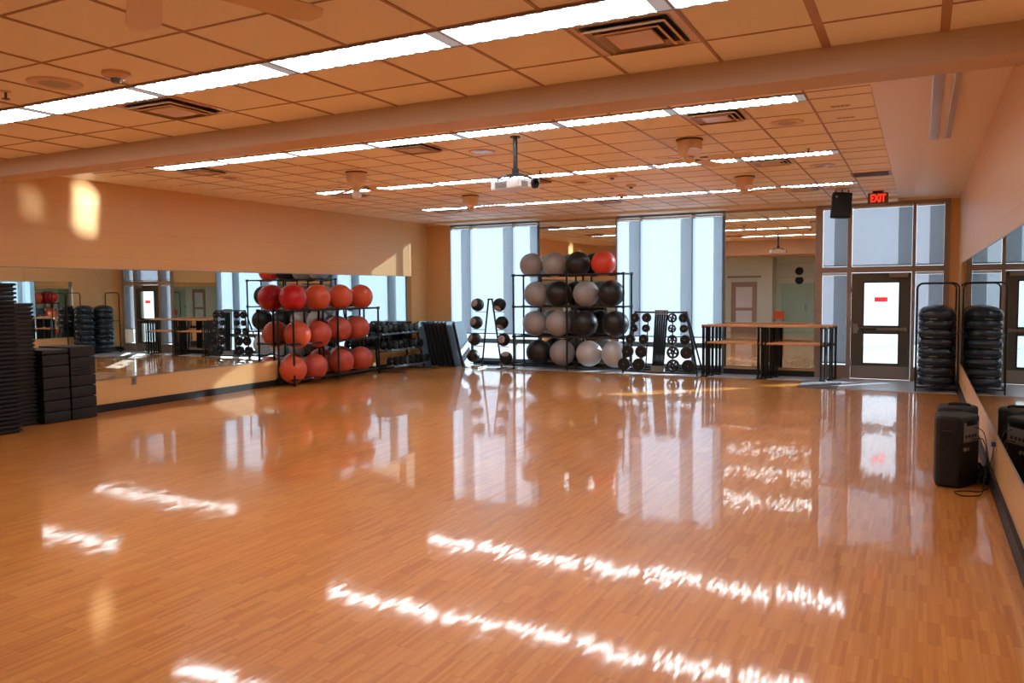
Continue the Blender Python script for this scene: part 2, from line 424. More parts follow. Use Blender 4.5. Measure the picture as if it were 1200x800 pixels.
# glazed entrance bay
fr = bpy.data.objects.new('window_3', None); C.objects.link(fr); struct(fr)
b = MB()
XM = [(-1.955, -1.83), (-1.36, -1.275), (-0.175, -0.11), (0.375, 0.475)]
for (a, c) in XM: b.box(a, c, YF-.02, YF+.30, 0, 3.56)
for i in range(3):
    a, c = XM[i][1], XM[i+1][0]
    b.box(a, c, YF-.015, YF+.14, 3.49, 3.56)
    b.box(a, c, YF-.03, YF+.15, 2.16, 2.28)
for i in (0, 2):
    a, c = XM[i][1], XM[i+1][0]
    b.box(a, c, YF-.01, YF+.13, .0, .27)
b.build('window_frame', M['frame'], fr)
for i in range(3):
    a, c = XM[i][1], XM[i+1][0]
    MB().box(a, c, YF+.07, YF+.076, 2.28, 3.49).build('glass_pane', M['glass'], fr)
    if i != 1: MB().box(a, c, YF+.07, YF+.076, .27, 2.16).build('glass_pane', M['glass'], fr)
for i, nm in enumerate(('left', 'middle', 'right')):
    a, c = XM[i][1]+.005, XM[i+1][0]-.005
    shade(a, c, 2.29, 3.49, 'pale %s roller shade in the row above the exit door' % nm, 'shade2', YF+.03)
shade(XM[0][1]+.005, XM[1][0]-.005, .30, 2.155, 'narrow grey roller shade left of the exit door', 'shade2', YF+.03)
shade(XM[2][1]+.005, XM[3][0]-.005, .72, 2.155, 'narrow grey roller shade right of the exit door behind the trainer cart', 'shade2', YF+.03)

# door
dr = bpy.data.objects.new('door_1', None); C.objects.link(dr); struct(dr)
dx0, dx1 = -1.27, -0.18
b = MB(); y0, y1 = YF+.01, YF+.06
g0, g1 = -1.03, -.40
b.box(dx0, g0, y0, y1, .01, 2.15); b.box(g1, dx1, y0, y1, .01, 2.15)
b.box(g0, g1, y0, y1, .01, .33); b.box(g0, g1, y0, y1, .92, 1.09); b.box(g0, g1, y0, y1, 1.95, 2.15)
leaf = b.build('door_leaf', M['door'], dr)
b = MB()
for (a, c, d, e) in ((g0-.02, g0, .31, 1.97), (g1, g1+.02, .31, 1.97)): b.box(a, c, y0-.012, y0, d, e)
for z in (.31, .92, 1.07, 1.95): b.box(g0, g1, y0-.012, y0, z, z+.02)
b.build('glazing_bead', M['base'], dr)
MB().box(g0, g1, YF+.03, YF+.036, .33, .92).build('glass_pane', M['glass'], dr)
MB().box(g0, g1, YF+.03, YF+.036, 1.09, 1.95).build('glass_pane', M['glass'], dr)
MB().box(dx0+.02, dx1-.02, y0-.004, y0, .03, .27).build('kick_plate', M['kick'], dr)
pb = MB(); pb.box(dx0+.04, dx0+.13, y0-.06, y0, .93, 1.12, .008); pb.box(dx0+.13, dx1-.08, y0-.05, y0-.02, .995, 1.045, .006); pb.box(dx1-.12, dx1-.06, y0-.05, y0, .985, 1.055, .005)
pb.build('push_bar', M['steel'], dr)
MB().box(dx0+.16, dx0+.48, y0-.056, y0-.05, 1.0, 1.04, .002).build('push_pad', M['black'], dr)
MB().box(dx1-.40, dx1-.06, y0-.07, y0, 2.05, 2.13, .008).build('door_closer', M['steel'], dr)
for z in (.25, 1.05, 1.75): MB().box(dx0-.015, dx0+.02, y0-.02, y0, z, z+.14, .004).build('hinge', M['steel'], dr)
def text(body, size, m, parent, loc, rot, name='lettering', ext=.001, sx=1.0, bold=0.0):
    cu = bpy.data.curves.new(name, 'FONT'); cu.body = body; cu.size = size; cu.align_x = 'CENTER'; cu.align_y = 'CENTER'; cu.extrude = ext
    cu.offset = bold
    o = bpy.data.objects.new(name, cu); C.objects.link(o); o.data.materials.append(m)
    bpy.context.view_layer.update()
    me = bpy.data.meshes.new_from_object(o.evaluated_get(bpy.context.evaluated_depsgraph_get()))
    bpy.data.objects.remove(o); o = bpy.data.objects.new(name, me); C.objects.link(o)
    if not me.materials: me.materials.append(m)
    o.location = loc; o.rotation_euler = rot; o.scale = (sx, 1, 1); o.parent = parent; return o
st = MB().box(-.84, -.60, YF+.024, YF+.028, 1.57, 1.66, .003).build('door_sticker', M['redtl'], dr)
b = MB(); xx = -.825
for k, wd in enumerate((.022, .016, .030, .014, .026, .018, .022)):
    b.box(xx, xx+wd*.35, YF+.0225, YF+.0245, 1.585, 1.645); b.box(xx+wd*.35, xx+wd*.8, YF+.0225, YF+.0245, 1.59+.02*(k % 3), 1.60+.02*(k % 3)); xx += wd+.009
b.build('sticker_marks', M['whitetl'], st)

# ------------------------------------------------------------------ mirrors
def mirror(x0, x1, y0, y1, z0, z1, label, axis):
    t = thing('wall_mirror', label, 'mirror', ((x0+x1)/2, (y0+y1)/2, z0), group='wall mirrors')
    w = (x1-x0)/2; d = (y1-y0)/2; h = z1-z0
    MB().box(-w, w, -d, d, 0, h).build('mirror_glass', M['mirror'], t)
    e = .012
    for (z0_, z1_) in ((-e, 0), (h, h+e)):
        if axis == 'x': MB().box(-w-.003, w+.003, -d, d, z0_, z1_).build('mirror_channel', M['steel'], t)
        else: MB().box(-w-e, w+e, -d-.003, d+.003, z0_, z1_).build('mirror_channel', M['steel'], t)
    if axis != 'x':
        for (a, c) in ((-w-e, -w), (w, w+e)): MB().box(a, c, -d-.003, d, 0, h).build('mirror_channel', M['steel'], t)
    return t
n = 6; ya, yb = 2.2, 16.93; st_ = (yb-ya)/n
for i in range(n):
    mirror(XL, XL+.008, ya+i*st_+.0012, ya+(i+1)*st_-.0012, .512, 2.243, 'tall clear mirror panel on the left wall, %s from the window end' % ordn(n-1-i), 'x')
ya, yb = 1.0, 16.1; n = 6; st_ = (yb-ya)/n
for i in range(n):
    mirror(XR-.008, XR, ya+i*st_+.0012, ya+(i+1)*st_-.0012, .557, 2.262, 'tall clear mirror panel on the right wall, %s from the window end' % ordn(n-1-i), 'x')
mirror(WINA[1]+.02, WINB[0]-.02, YF-.008, YF, .18, 3.50, 'tall mirror between the two shaded windows, behind the grey ball rack', 'y')
mirror(WINB[1]+.02, WIND[0]-.02, YF-.008, YF, .18, 3.50, 'tall mirror on the window wall behind the ballet barres', 'y')

# ------------------------------------------------------------------ back wall (behind the photographer, seen in the mirrors)
struct(MB().box(XL, -5.72, -.62, -.43, 0, 3.4).build('wall_back', M['wall_green']))
struct(MB().box(-5.9, XR, -1.7, -1.5, 0, 3.4).build('wall_back', M['wall_green']))
struct(MB().box(-5.92, -5.72, -1.7, -.62, 0, 3.4).build('wall_back_return', M['wall_green']))
b = MB(); b.box(-7.45, -7.38, -.45, -.40, 0, 2.1); b.box(-6.42, -6.35, -.45, -.40, 0, 2.1); b.box(-7.45, -6.35, -.45, -.40, 2.1, 2.17); b.box(-7.38, -6.42, -.43, -.42, 0, 2.1)
d2 = struct(b.build('door_2', M['frame']))
MB().box(-7.25, -6.55, -.42, -.405, 1.05, 1.95).build('glass_pane', M['stone'], d2)
MB().box(-7.25, -6.55, -.42, -.405, .3, .92).build('glass_pane', M['stone'], d2)
b = MB(); b.box(-5.5, -4.42, -1.5, -1.46, 0, 2.1); b.box(-4.41, -3.3, -1.5, -1.46, 0, 2.1)
d3 = struct(b.build('door_3', M['wall_teal']))
MB().box(-4.5, -4.46, -1.46, -1.42, .95, 1.15).build('door_handle', M['steel'], d3)
b = MB(); b.box(-7.6, -6.2, -.43, -.30, 2.35, 2.43); struct(b.build('trim_4', M['frame']))
for z in (2.38, 2.92):
    struct(MB().cyl((-5.7, -1.42, z), (XR, -1.42, z), .03).build('trim_5', M['paper']))
for (x, z) in ((-4.75, 2.62), (-4.75, 2.22)):
    t = thing('ceiling_speaker' if z < 2.5 else 'wall_clock', ('round black clock on the green back wall seen in the right mirror' if z > 2.5 else 'lower round black disc on the green back wall seen in the mirror'), 'clock' if z > 2.5 else 'disc', (x, -1.44, z))
    MB().lathe([(0, -.03), (.17, -.03), (.17, .0), (.15, .02), (0, .02)], Matrix.Rotation(-PI/2, 4, 'X')).build('casing', M['black'], t)
    MB().lathe([(0, .021), (.13, .021)], Matrix.Rotation(-PI/2, 4, 'X')).build('dial', M['base'], t)
# orange chair
t = thing('plastic_chair', 'orange plastic chair by the back wall, seen in the mirror behind the barres', 'chair', (-5.35, 0.35, 0), PI)
b = MB(); b.box(-.22, .22, -.22, .22, .43, .46, .01); b.build('seat', M['orange'], t)
b = MB(); b.box(-.22, .22, .2, .23, .58, .92, .01); b.build('backrest', M['orange'], t)
for sx in (-1, 1):
    for sy in (-1, 1):
        MB().cyl((sx*.2, sy*.2, 0), (sx*.19, sy*.19, .44 if sy < 0 else .6), .012).build('leg', M['black'], t)

# ------------------------------------------------------------------ outside
struct(MB().box(-60, 50, YF+.25, 75, -.3, -.03).build('ground_outside', M['concrete']))
b = MB()
struct(MB().box(-34, 14, 29, 29.5, -.03, 4.9).build('wall_outside', M['stone']))

# ------------------------------------------------------------------ fluorescent fixtures
def fixture(label, group):
    t = thing('fluorescent_fixture', label, 'ceiling light', group=group)
    L_ = 2*TS
    b = MB(); b.box(0, L_, 0, .012, -.012, .0); b.box(0, L_, LW-.012, LW, -.012, 0); b.box(0, .008, .012, LW-.012, -.012, 0); b.box(L_-.008, L_, .012, LW-.012, -.012, 0)
    b.build('housing', M['steel'], t)
    b = MB(); b.box(.008, L_-.09, .012, LW-.012, -.010, -.001); b.build('lens', M['lens'], t)
    MB().box(L_-.09, L_-.008, .012, LW-.012, -.010, -.001).build('end_plate', M['lensend'], t)
    return t
rown = ['just beyond the beam', 'second beyond the beam', 'nearest the windows']
f0 = None
for r, ry in enumerate(ROWY):
    for k in range(7):
        lab = '%s light fixture from the right in the row %s' % (ordn(k), rown[r])
        loc = (GX-2*TS*(k+1), ry, H)
        if f0 is None: f0 = fixture(lab, 'fluorescent ceiling lights'); f0.location = loc
        else: dup(f0, loc, label=lab)
for k in range(8):
    dup(f0, (G1-2*TS*(k+1), ROW1Y, H1), label='%s light fixture from the right in the row nearest the camera' % ordn(k))
# the unlit fixture on the plain strip
for (x0, lab) in ((0.04, 'unlit surface fixture on the plain ceiling strip near the right wall'),):
    t = thing('surface_fixture', lab, 'ceiling light', (x0, 7.2, H))
    MB().box(0, .23, 0, 3.45, -.02, 0.012, .004).build('housing', M['gyp'], t)
    MB().box(.005, .10, .01, 3.44, -.045, -.02, .01).build('lens', M['lensoff'], t)
    MB().box(.165, .225, .01, 3.44, -.045, -.02, .01).build('lens', M['lensoff'], t)

# ------------------------------------------------------------------ diffusers, speakers, detectors, sprinklers
def diffuser(label):
    t = thing('air_diffuser', label, 'air vent', group='ceiling air diffusers')
    s = TS/2-.01
    b = MB()
    def ring(a0, a1, z0, z1):
        vs = []
        for (a, z) in ((a0, z0), (a1, z1)):
            vs.append([b.bm.verts.new((x*a, y*a, z)) for x, y in ((-1, -1), (1, -1), (1, 1), (-1, 1))])
        for i in range(4): b.bm.faces.new((vs[0][i], vs[0][(i+1) % 4], vs[1][(i+1) % 4], vs[1][i]))
    ring(s, s-.035, -.004, -.006); ring(s-.035, s-.05, -.006, .03)
    b.build('frame', M['diff'], t)
    for (a0, z0, a1, z1) in ((.235, -.028, .19, .004), (.185, -.034, .15, -.004)):
        b = MB(); ring(a0, a1, z0, z1); ring(a0, a0-.012, z0, z0-.004); b.build('louvre', M['diff'], t)
    b = MB(); b.box(-.13, .13, -.13, .13, -.034, -.022, .004); b.build('centre_panel', M['diff'], t)
    MB().box(-s, s, -s, s, -.0065, -.0062).build('duct_opening', M['diffd'], t) if False else None
    b = MB(); b.box(-s+.05, s-.05, -s+.05, s-.05, -.0075, -.0068); b.build('duct_opening', M['diffd'], t)
    return t
dpos = [(-1.437, 4.355, H1, 'near the camera at upper right'), (-5.095, 4.355, H1, 'near the camera at upper left')]
for r, ry in enumerate(ROWY):
    for x, w in ((-1.891, 'right'), (-5.55, 'middle'), (-9.206, 'left')):
        dpos.append((x, ry+LW+TS/2, H, 'beside the %s part of the light row %s' % (w, rown[r])))
d0 = None
for (x, y, z, w) in dpos:
    lab = 'square louvred air diffuser ' + w
    if d0 is None: d0 = diffuser(lab); d0.location = (x, y, z)
    else: dup(d0, (x, y, z), label=lab)
def rspk(label):
    t = thing('ceiling_speaker', label, 'speaker', group='round flush ceiling speakers')
    MB().lathe([(0.10, -.010), (.145, -.014), (.165, -.010), (.17, 0)]).build('trim_ring', M['diff'], t, smooth=True)
    MB().lathe([(0, -.012), (0.10, -.010)]).build('grille', M['lensoff'], t)
    return t
s0 = None
for (x, y, z, w) in [(-5.17, 3.47, H1, 'nearest the camera'), (-4.95, 8.92, H, 'in front of the projector'), (-1.3, 9.0, H, 'right of the projector beyond the beam'), (-1.3, 12.35, H, 'near the front speaker'),
                     (-4.95, 12.2, H, 'beyond the projector'), (-9.35, 9.0, H, 'at far left beyond the beam')]:
    lab = 'round flush ceiling speaker ' + w
    if s0 is None: s0 = rspk(lab); s0.location = (x, y, z)
    else: dup(s0, (x, y, z), label=lab)
def smoke(label):
    t = thing('smoke_detector', label, 'smoke detector', group='ceiling smoke detectors')
    MB().lathe([(.085, 0), (.085, -.02), (.07, -.035), (.04, -.04), (0, -.04)]).build('base', M['diff'], t, smooth='angle')
    MB().lathe([(.035, -.04), (.028, -.065), (0, -.07)]).build('sensor', M['grey'], t, smooth='angle')
    return t
m0 = smoke('beige smoke detector near the camera at upper left'); m0.location = (-4.6, 3.5, H1)
dup(m0, (-4.25, 11.75, H), label='beige smoke detector right of the projector')
dup(m0, (-4.35, 12.95, H), label='beige smoke detector further behind the projector')
dup(m0, (-4.95, 14.2, H), label='beige smoke detector in front of the light row nearest the windows')
def spr(label):
    t = thing('fire_sprinkler', label, 'sprinkler', group='ceiling fire sprinklers')
    MB().lathe([(.035, 0), (.03, -.006), (0, -.006)]).build('escutcheon', M['diff'], t)
    b = MB(); b.cyl((0, 0, -.004), (0, 0, -.05), .008); b.cyl((0, 0, -.05), (0, 0, -.054), .026); b.build('head', M['black'], t)
    return t
p0 = spr('fire sprinkler head near the camera at far upper left'); p0.location = (-5.68, 3.45, H1)
for (x, y, w) in [(-1.33, 7.3, 'beside the beam at right'), (-1.3, 10.8, 'in front of the second light row at right'), (-5.0, 10.75, 'beside the projector'), (-5.05, 7.3, 'beside the beam at centre left'), (-9.28, 10.85, 'in front of the second light row at left')]:
    dup(p0, (x, y, H), label='fire sprinkler head ' + w)
for (y, w) in ((8.46, 'nearer'), (9.05, 'farther')):
    t = thing('slot_vent', 'small dark slotted ceiling cover right of the lights, %s of two' % w, 'vent', (-.73, y, H))
    MB().box(-.09, .09, -.022, .022, -.006, .0, .002).build('plate', M['diff'], t)
    b = MB()
    for i in range(4): b.box(-.075+i*.04, -.05+i*.04, -.014, .014, -.0075, -.006)
    b.build('slot', M['black'], t)
t = thing('return_air_grille', 'dark rectangular air grille in the ceiling near the exit sign', 'air vent', (-.72, 13.65, H))
MB().box(-.29, .27, -.24, .24, -.008, -.001).build('frame', M['tbar'], t)
b = MB()
for i in range(9): b.box(-.26, .24, -.2+i*.048, -.185+i*.048, -.016, -.008)
b.build('slat', M['fand'], t)

# ------------------------------------------------------------------ ceiling fans
def fan(label, nb=5, start=0.0, globe=True):
    t = thing('ceiling_fan', label, 'ceiling fan', group='beige ceiling fans')
    MB().lathe([(0, 0), (.158, 0), (.158, -.015), (.148, -.02)]).build('canopy', M['fand'], t, smooth='angle')
    MB().lathe([(.148, -.018), (.145, -.10), (.13, -.17), (.09, -.20), (.0, -.20)]).build('motor_housing', M['fanm'], t, smooth='angle')
    MB().lathe([(.0, -.20), (.06, -.20), (.065, -.25), (.04, -.275), (0, -.28)]).build('switch_housing', M['fanm'], t, smooth='angle')
    if globe: MB().lathe([(0, -.27), (.05, -.275), (.075, -.31), (.07, -.36), (.04, -.39), (0, -.40)]).build('light_globe', M['globe'], t, smooth=True)
    for k in range(nb):
        a = start + 2*PI*k/nb; R = Matrix.Rotation(a, 4, 'Z') @ Matrix.Translation((0, 0, -.225)) @ Matrix.Rotation(math.radians(-9), 4, 'X')
        poly = [(.22, -.05), (.30, -.065), (.62, -.075), (.70, -.06), (.725, -.0), (.70, .06), (.62, .075), (.30, .065), (.22, .05)]
        bl = MB().prism(poly, -.004, .004, R).build('blade', M['fanm'], t)
        b = MB(); b.prism([(.12, -.02), (.24, -.035), (.27, 0), (.24, .035), (.12, .02)], .004, .009, R); b.build('blade_iron', M['fand'], t)
    return t
fan('beige ceiling fan right of the projector beyond the beam', start=.05, globe=False).location = (-2.46, 9.45, H)
fan('beige ceiling fan at right near the windows', start=.05, globe=False).location = (-2.50, 12.95, H)
fan('beige ceiling fan with a globe light at left beyond the beam', start=.05).location = (-7.39, 9.53, H)
fan('beige ceiling fan at left near the windows', start=.05, globe=False).location = (-7.40, 12.88, H)
fan('beige ceiling fan hanging over the camera, two blades in view', start=math.radians(70.5), globe=False).location = (-2.57, 2.10, H1)

# ------------------------------------------------------------------ projector
t = thing('projector', 'white ceiling projector hanging on a black pole', 'projector', (-4.16, 8.28, H), 0)
MB().cyl((0, 0, 0), (0, 0, -.40), .026).cyl((0, 0, 0), (0, 0, -.012), .06).build('mount_pole', M['black'], t, smooth='angle')
b = MB(); b.cyl((0, 0, -.36), (0, 0, -.43), .04); b.box(-.09, .09, -.06, .06, -.445, -.425, .006)
for sx, sy in ((-1, -1), (1, -1), (1, 1), (-1, 1)): b.tube([(sx*.06, sy*.04, -.435), (sx*.12, sy*.08, -.45), (sx*.17, sy*.11, -.475), (sx*.17, sy*.11, -.5)], .010)
b.build('mount_bracket', M['black'], t)
RZ = Matrix.Rotation(math.radians(-20), 4, 'Z')
def rb(b, *a, **k): return b.box(*a, m=RZ, **k)
b = MB(); rb(b, -.25, .22, -.16, .17, -.60, -.495, bev=.02); b.build('body', M['white'], t)
b = MB()
for i in range(6): rb(b, -.17, .02, -.163, -.159, -.583+i*.012, -.576+i*.012)
for i in range(5): rb(b, .219, .223, -.12, -.02, -.583+i*.012, -.576+i*.012)
b.build('vent_grille', M['grey'], t)
LM = RZ @ Matrix.Translation((.20, .08, -.545)) @ Matrix.Rotation(PI/2, 4, 'Y')
MB().lathe([(.055, -.02), (.055, .05), (.042, .05), (.036, .02), (0, .02)], LM, 24).build('lens_barrel', M['black'], t, smooth='angle')
MB().lathe([(0, .028), (.036, .022)], LM, 20).build('lens_glass', M['blackgloss'], t)

# ------------------------------------------------------------------ hung loudspeaker and exit sign
t = thing('hanging_loudspeaker', 'black loudspeaker hanging from the ceiling near the exit sign', 'speaker', (-1.33, 15.55, 3.10), math.radians(14))
b = MB(); b.prism([(-.16, -.13), (.16, -.13), (.15, .10), (.06, .15), (-.06, .15), (-.15, .10)], 0, .44)
b.build('cabinet', M['matte'], t, bev=.012); t.rotation_euler[1] = math.radians(4)
MB().box(-.145, .145, -.137, -.13, .02, .42, .004).build('front_grille', M['fabric'], t)
MB().lathe([(0, .0), (.02, 0), (.02, .008), (0, .008)], Matrix.Translation((-.10, -.138, .36)) @ Matrix.Rotation(PI/2, 4, 'X'), 14).build('badge', M['grey'], t)
b = MB(); b.box(-.12, .12, -.02, .02, .435, .455)
for x in (-.11, 0, .11): b.cyl((x, 0, .45), (x, 0, .50), .010)
b.build('hanging_bracket', M['black'], t)
t = thing('exit_sign', 'lit red exit sign hanging from the ceiling above the door', 'exit sign', (-.735, 16.1, 3.36))
MB().box(-.17, .17, -.025, .025, 0, .205, .006).build('housing', M['exitface'], t)
MB().box(-.09, .09, -.035, .035, .205, .24, .004).build('canopy', M['black'], t)
MB().box(-.125, .125, -.029, -.025, .015, .19).build('face_plate', mat('exit_face_red', lin(120, 88, 56), 0.4, emit=(1, 0.1, 0.03, 1), estr=.05), t)
text('EXIT', .19, M['exitred'], t, (0, -.0305, .102), (PI/2, 0, 0), name='exit_lettering', sx=.66, bold=.003)

# ------------------------------------------------------------------ balls
def ball(r, m, label, loc, cat='exercise ball', group='exercise balls on the racks', rx=0, plug=True):
    t = thing('exercise_ball', label, cat, loc, random.uniform(0, 6), group)
    t.rotation_euler[0] = rx
    prof = []
    n = 22
    for i in range(n+1):
        a = -PI/2 + PI*i/n
        rr = r*math.cos(a)
        if 0 < i < n and i % 2 == 0 and 4 < i < n-4: rr *= .9965
        prof.append((max(rr, 0) if 0 < i < n else 0, r*math.sin(a)))
    MB().lathe(prof, n=40).build('shell', M[m], t, smooth=True)
    if plug: MB().lathe([(.02, r-.004), (.018, r+.003), (0, r+.003)], n=12).build('valve_plug', M['grey'], t)
    return t
def pipe_rack(name, label, loc, W, D, levels, posts, axis='x', low=.10, rr=.022):
    """W along local x, D depth local y; posts: x positions"""
    t = thing(name, label, 'ball rack', loc)
    for x in posts:
        for y in (0, D):
            p = MB(); p.cyl((x, y, .06), (x, y, levels[-1]), rr)
            for z in levels: p.box(x-rr*1.35, x+rr*1.35, y-rr*1.35, y+rr*1.35, z-.03, z+.03, .006)
            po = p.build('post', M['rack'], t, smooth='angle')
            c = MB(); c.cyl((x-.011, y, .028), (x+.011, y, .028), .028); c.box(x-.014, x+.014, y-.012, y+.012, .03, .07); c.build('caster', M['black'], po)
    for z in levels:
        for y in (0, D): MB().cyl((posts[0], y, z), (posts[-1], y, z), rr*.9).build('rail', M['rack'], t, smooth='angle')
        for x in posts: MB().cyl((x, 0, z), (x, D, z), rr*.8).build('cross_rail', M['rack'], t, smooth='angle')
    return t
# grey/black ball rack in front of the second mirror
GY = 16.95
pipe_rack('ball_storage_rack', 'four level black pipe rack full of grey and black exercise balls', (0, GY, 0), 2.75, .55, (.10, .78, 1.48, 2.22), (-8.60, -7.23, -5.87))
rows = [(2.46, [(-8.25, 'ballgrey'), (-7.66, 'ballgrey'), (-7.06, 'ballblack'), (-6.44, 'ballor2')], .285, 'top'),
        (1.775, [(-8.13, 'ballgrey'), (-7.53, 'ballblack'), (-6.87, 'ballgrey'), (-6.25, 'ballblack')], .30, 'second'),
        (1.085, [(-8.17, 'ballgrey'), (-7.57, 'ballgrey'), (-6.90, 'ballblack'), (-6.15, 'ballblack')], .30, 'third'),
        (.40, [(-8.08, 'ballblack'), (-7.47, 'ballgrey'), (-6.80, 'balllight'), (-6.18, 'balllight')], .30, 'bottom')]
cn = {'ballgrey': 'silver grey', 'ballblack': 'black', 'ballor2': 'orange red', 'balllight': 'light silver', 'ballred': 'crimson', 'ballor': 'orange red', 'ballbrick': 'brick red'}
for (z, bs, r, w) in rows:
    for i, (x, m_) in enumerate(bs):
        ball(r, m_, '%s exercise ball, %s from the left on the %s centre rack level' % (cn[m_], ordn(i), w), (x, GY+.28, z))
# red ball rack along the left wall
RX = -11.02; RD = .40
t = pipe_rack('ball_storage_rack', 'three level black pipe rack of red exercise balls along the left wall', (RX, 0, 0), 2.8, RD, (.12, .83, 1.50), (12.12, 13.48, 14.90))
t.rotation_euler[2] = PI/2
t.location = (RX, 0, 0)
redrows = [(1.755, [(12.32, 'ballred'), (13.05, 'ballor'), (13.78, 'ballor'), (14.50, 'ballor')], .272, 'top'),
           (1.02, [(12.42, 'ballor'), (13.06, 'ballbrick'), (13.72, 'ballbrick'), (14.36, 'ballbrick')], .272, 'middle'),
           (.335, [(12.28, 'ballor'), (12.92, 'ballbrick'), (13.78, 'ballbrick'), (14.46, 'ballbrick')], .272, 'bottom')]
for (z, bs, r, w) in redrows:
    for i, (y, m_) in enumerate(bs):
        dz = 0
        if w == 'middle': dz = (-.02, -.06, .06, .08)[i]
        if w == 'bottom': dz = (-.04, -.03, .05, .07)[i]
        ball(r, m_, '%s ball, %s from the camera on the %s left wall rack level' % (cn[m_], ordn(i), w), (RX-.175, y, z+dz*.5))

# ------------------------------------------------------------------ medicine ball tree
t = thing('medicine_ball_rack', 'black A-frame tree rack holding eight medicine balls', 'medicine ball rack', (-9.22, 16.95, 0))
MB().tube([(-.25, 0, .03), (-.05, 0, 1.66)], .022).build('upright', M['black'], t)
MB().tube([(.29, 0, .03), (.05, 0, 1.66)], .022).build('upright', M['black'], t)
MB().box(-.07, .07, -.02, .02, 1.64, 1.68, .005).build('top_cap', M['black'], t)
b = MB(); b.box(-.62, .06, -.28, -.22, 0, .035, .006) if False else None
for sx, x0 in ((-1, -.25), (1, .29)):
    b = MB(); b.box(min(x0, x0+sx*.30), max(x0, x0+sx*.30), -.02, .02, .012, .045, .006); b.box(x0+sx*.28-.02, x0+sx*.28+.02, -.25, .22, .008, .035, .004); b.box(x0-.02, x0+.02, -.25, .22, .008, .035, .004)
    b.build('base_foot', M['steel'], t)
zs = [1.53, 1.10, .70, .27]
for sx in (-1, 1):
    for i, z in enumerate(zs):
        x = sx*(.05+(1.66-z)*.125); MB().tube([(x, 0, z-.16), (x+sx*.10, -.03, z-.17), (x+sx*.34, -.03, z-.168)], .009).build('ball_cradle', M['steel'], t)
def medball(label, loc, rot):
    t = thing('medicine_ball', label, 'medicine ball', loc, group='medicine balls on the tree rack'); t.rotation_euler = rot
    r = .158
    prof = [(0 if i in (0, 16) else r*math.cos(-PI/2+PI*i/16), r*math.sin(-PI/2+PI*i/16)) for i in range(17)]
    MB().lathe(prof, n=28).build('shell', M['blackrub'], t, smooth=True)
    r2 = r+.003
    prof = [(0 if i == 0 else r2*math.sin(math.radians(4.4*i)), r2*math.cos(math.radians(4.4*i))) for i in range(9)] + [(r*.55, r*.78)]
    MB().lathe(prof, n=24).build('panel', M['medgrey'], t, smooth=True)
    return t
mp_ = [(-.33, 1.53, (1.2, -.5, 0)), (-.37, 1.10, (1.3, -.7, 0)), (-.42, .70, (1.0, -1.1, 0)), (-.47, .29, (.5, -.9, 0)),
       (.27, 1.53, (2.3, .1, 0)), (.33, 1.10, (2.4, .1, 0)), (.37, .70, (1.45, .7, 0)), (.43, .26, (.6, .2, 0))]
for i, (x, z, ro) in enumerate(mp_):
    medball('black medicine ball with a grey panel, %s from the top on the %s side' % (ordn(i % 4), 'left' if i < 4 else 'right'), (-9.22+x, 16.91, z), ro)

# ------------------------------------------------------------------ barbell and plate rack
BX, BY = -5.06, 16.98
t = thing('plate_rack', 'black trapezoid rack of barbells and weight plates under the window', 'weight rack', (BX, BY, 0))
def PX(z, s): return s*(.57 + (1.36-z)/1.30*.27)
for s in (-1, 1):
    MB().tube([(PX(.06, s), -.02, .06), (PX(1.38, s), -.02+.10, 1.38)], .022).build('side_upright', M['black'], t)
    MB().tube([(PX(.06, s), .42, .06), (PX(1.38, s), .10, 1.38)], .020).build('rear_upright', M['black'], t)
MB().cyl((-.57, .09, 1.36), (.57, .09, 1.36), .020).build('top_rail', M['black'], t)
MB().tube([(-.84, -.02, .07), (-.4, -.08, .06), (0, -.10, .055), (.4, -.08, .06), (.84, -.02, .07)], .022).build('base_rail', M['black'], t)
MB().cyl((-.83, .42, .07), (.83, .42, .07), .020).build('rear_base_rail', M['black'], t)
for s in (-1, 1):
    MB().tube([(s*.83, -.02, .07), (s*.83, .42, .07)], .018).build('base_side', M['black'], t)
    for y in (-.02, .42):
        c = MB(); c.cyl((s*.83-.012, y, .03), (s*.83+.012, y, .03), .03); c.build('caster', M['black'], t)
for s, xx in ((-1, .26), (1, .26)):
    MB().tube([(s*.30, -.02+.0, .10), (s*.27, .07, 1.34)], .014).build('inner_post', M['black'], t)
MB().box(-.16, .12, -.12, .02, .075, .20, .01).build('bar_tray', M['grey'], t)
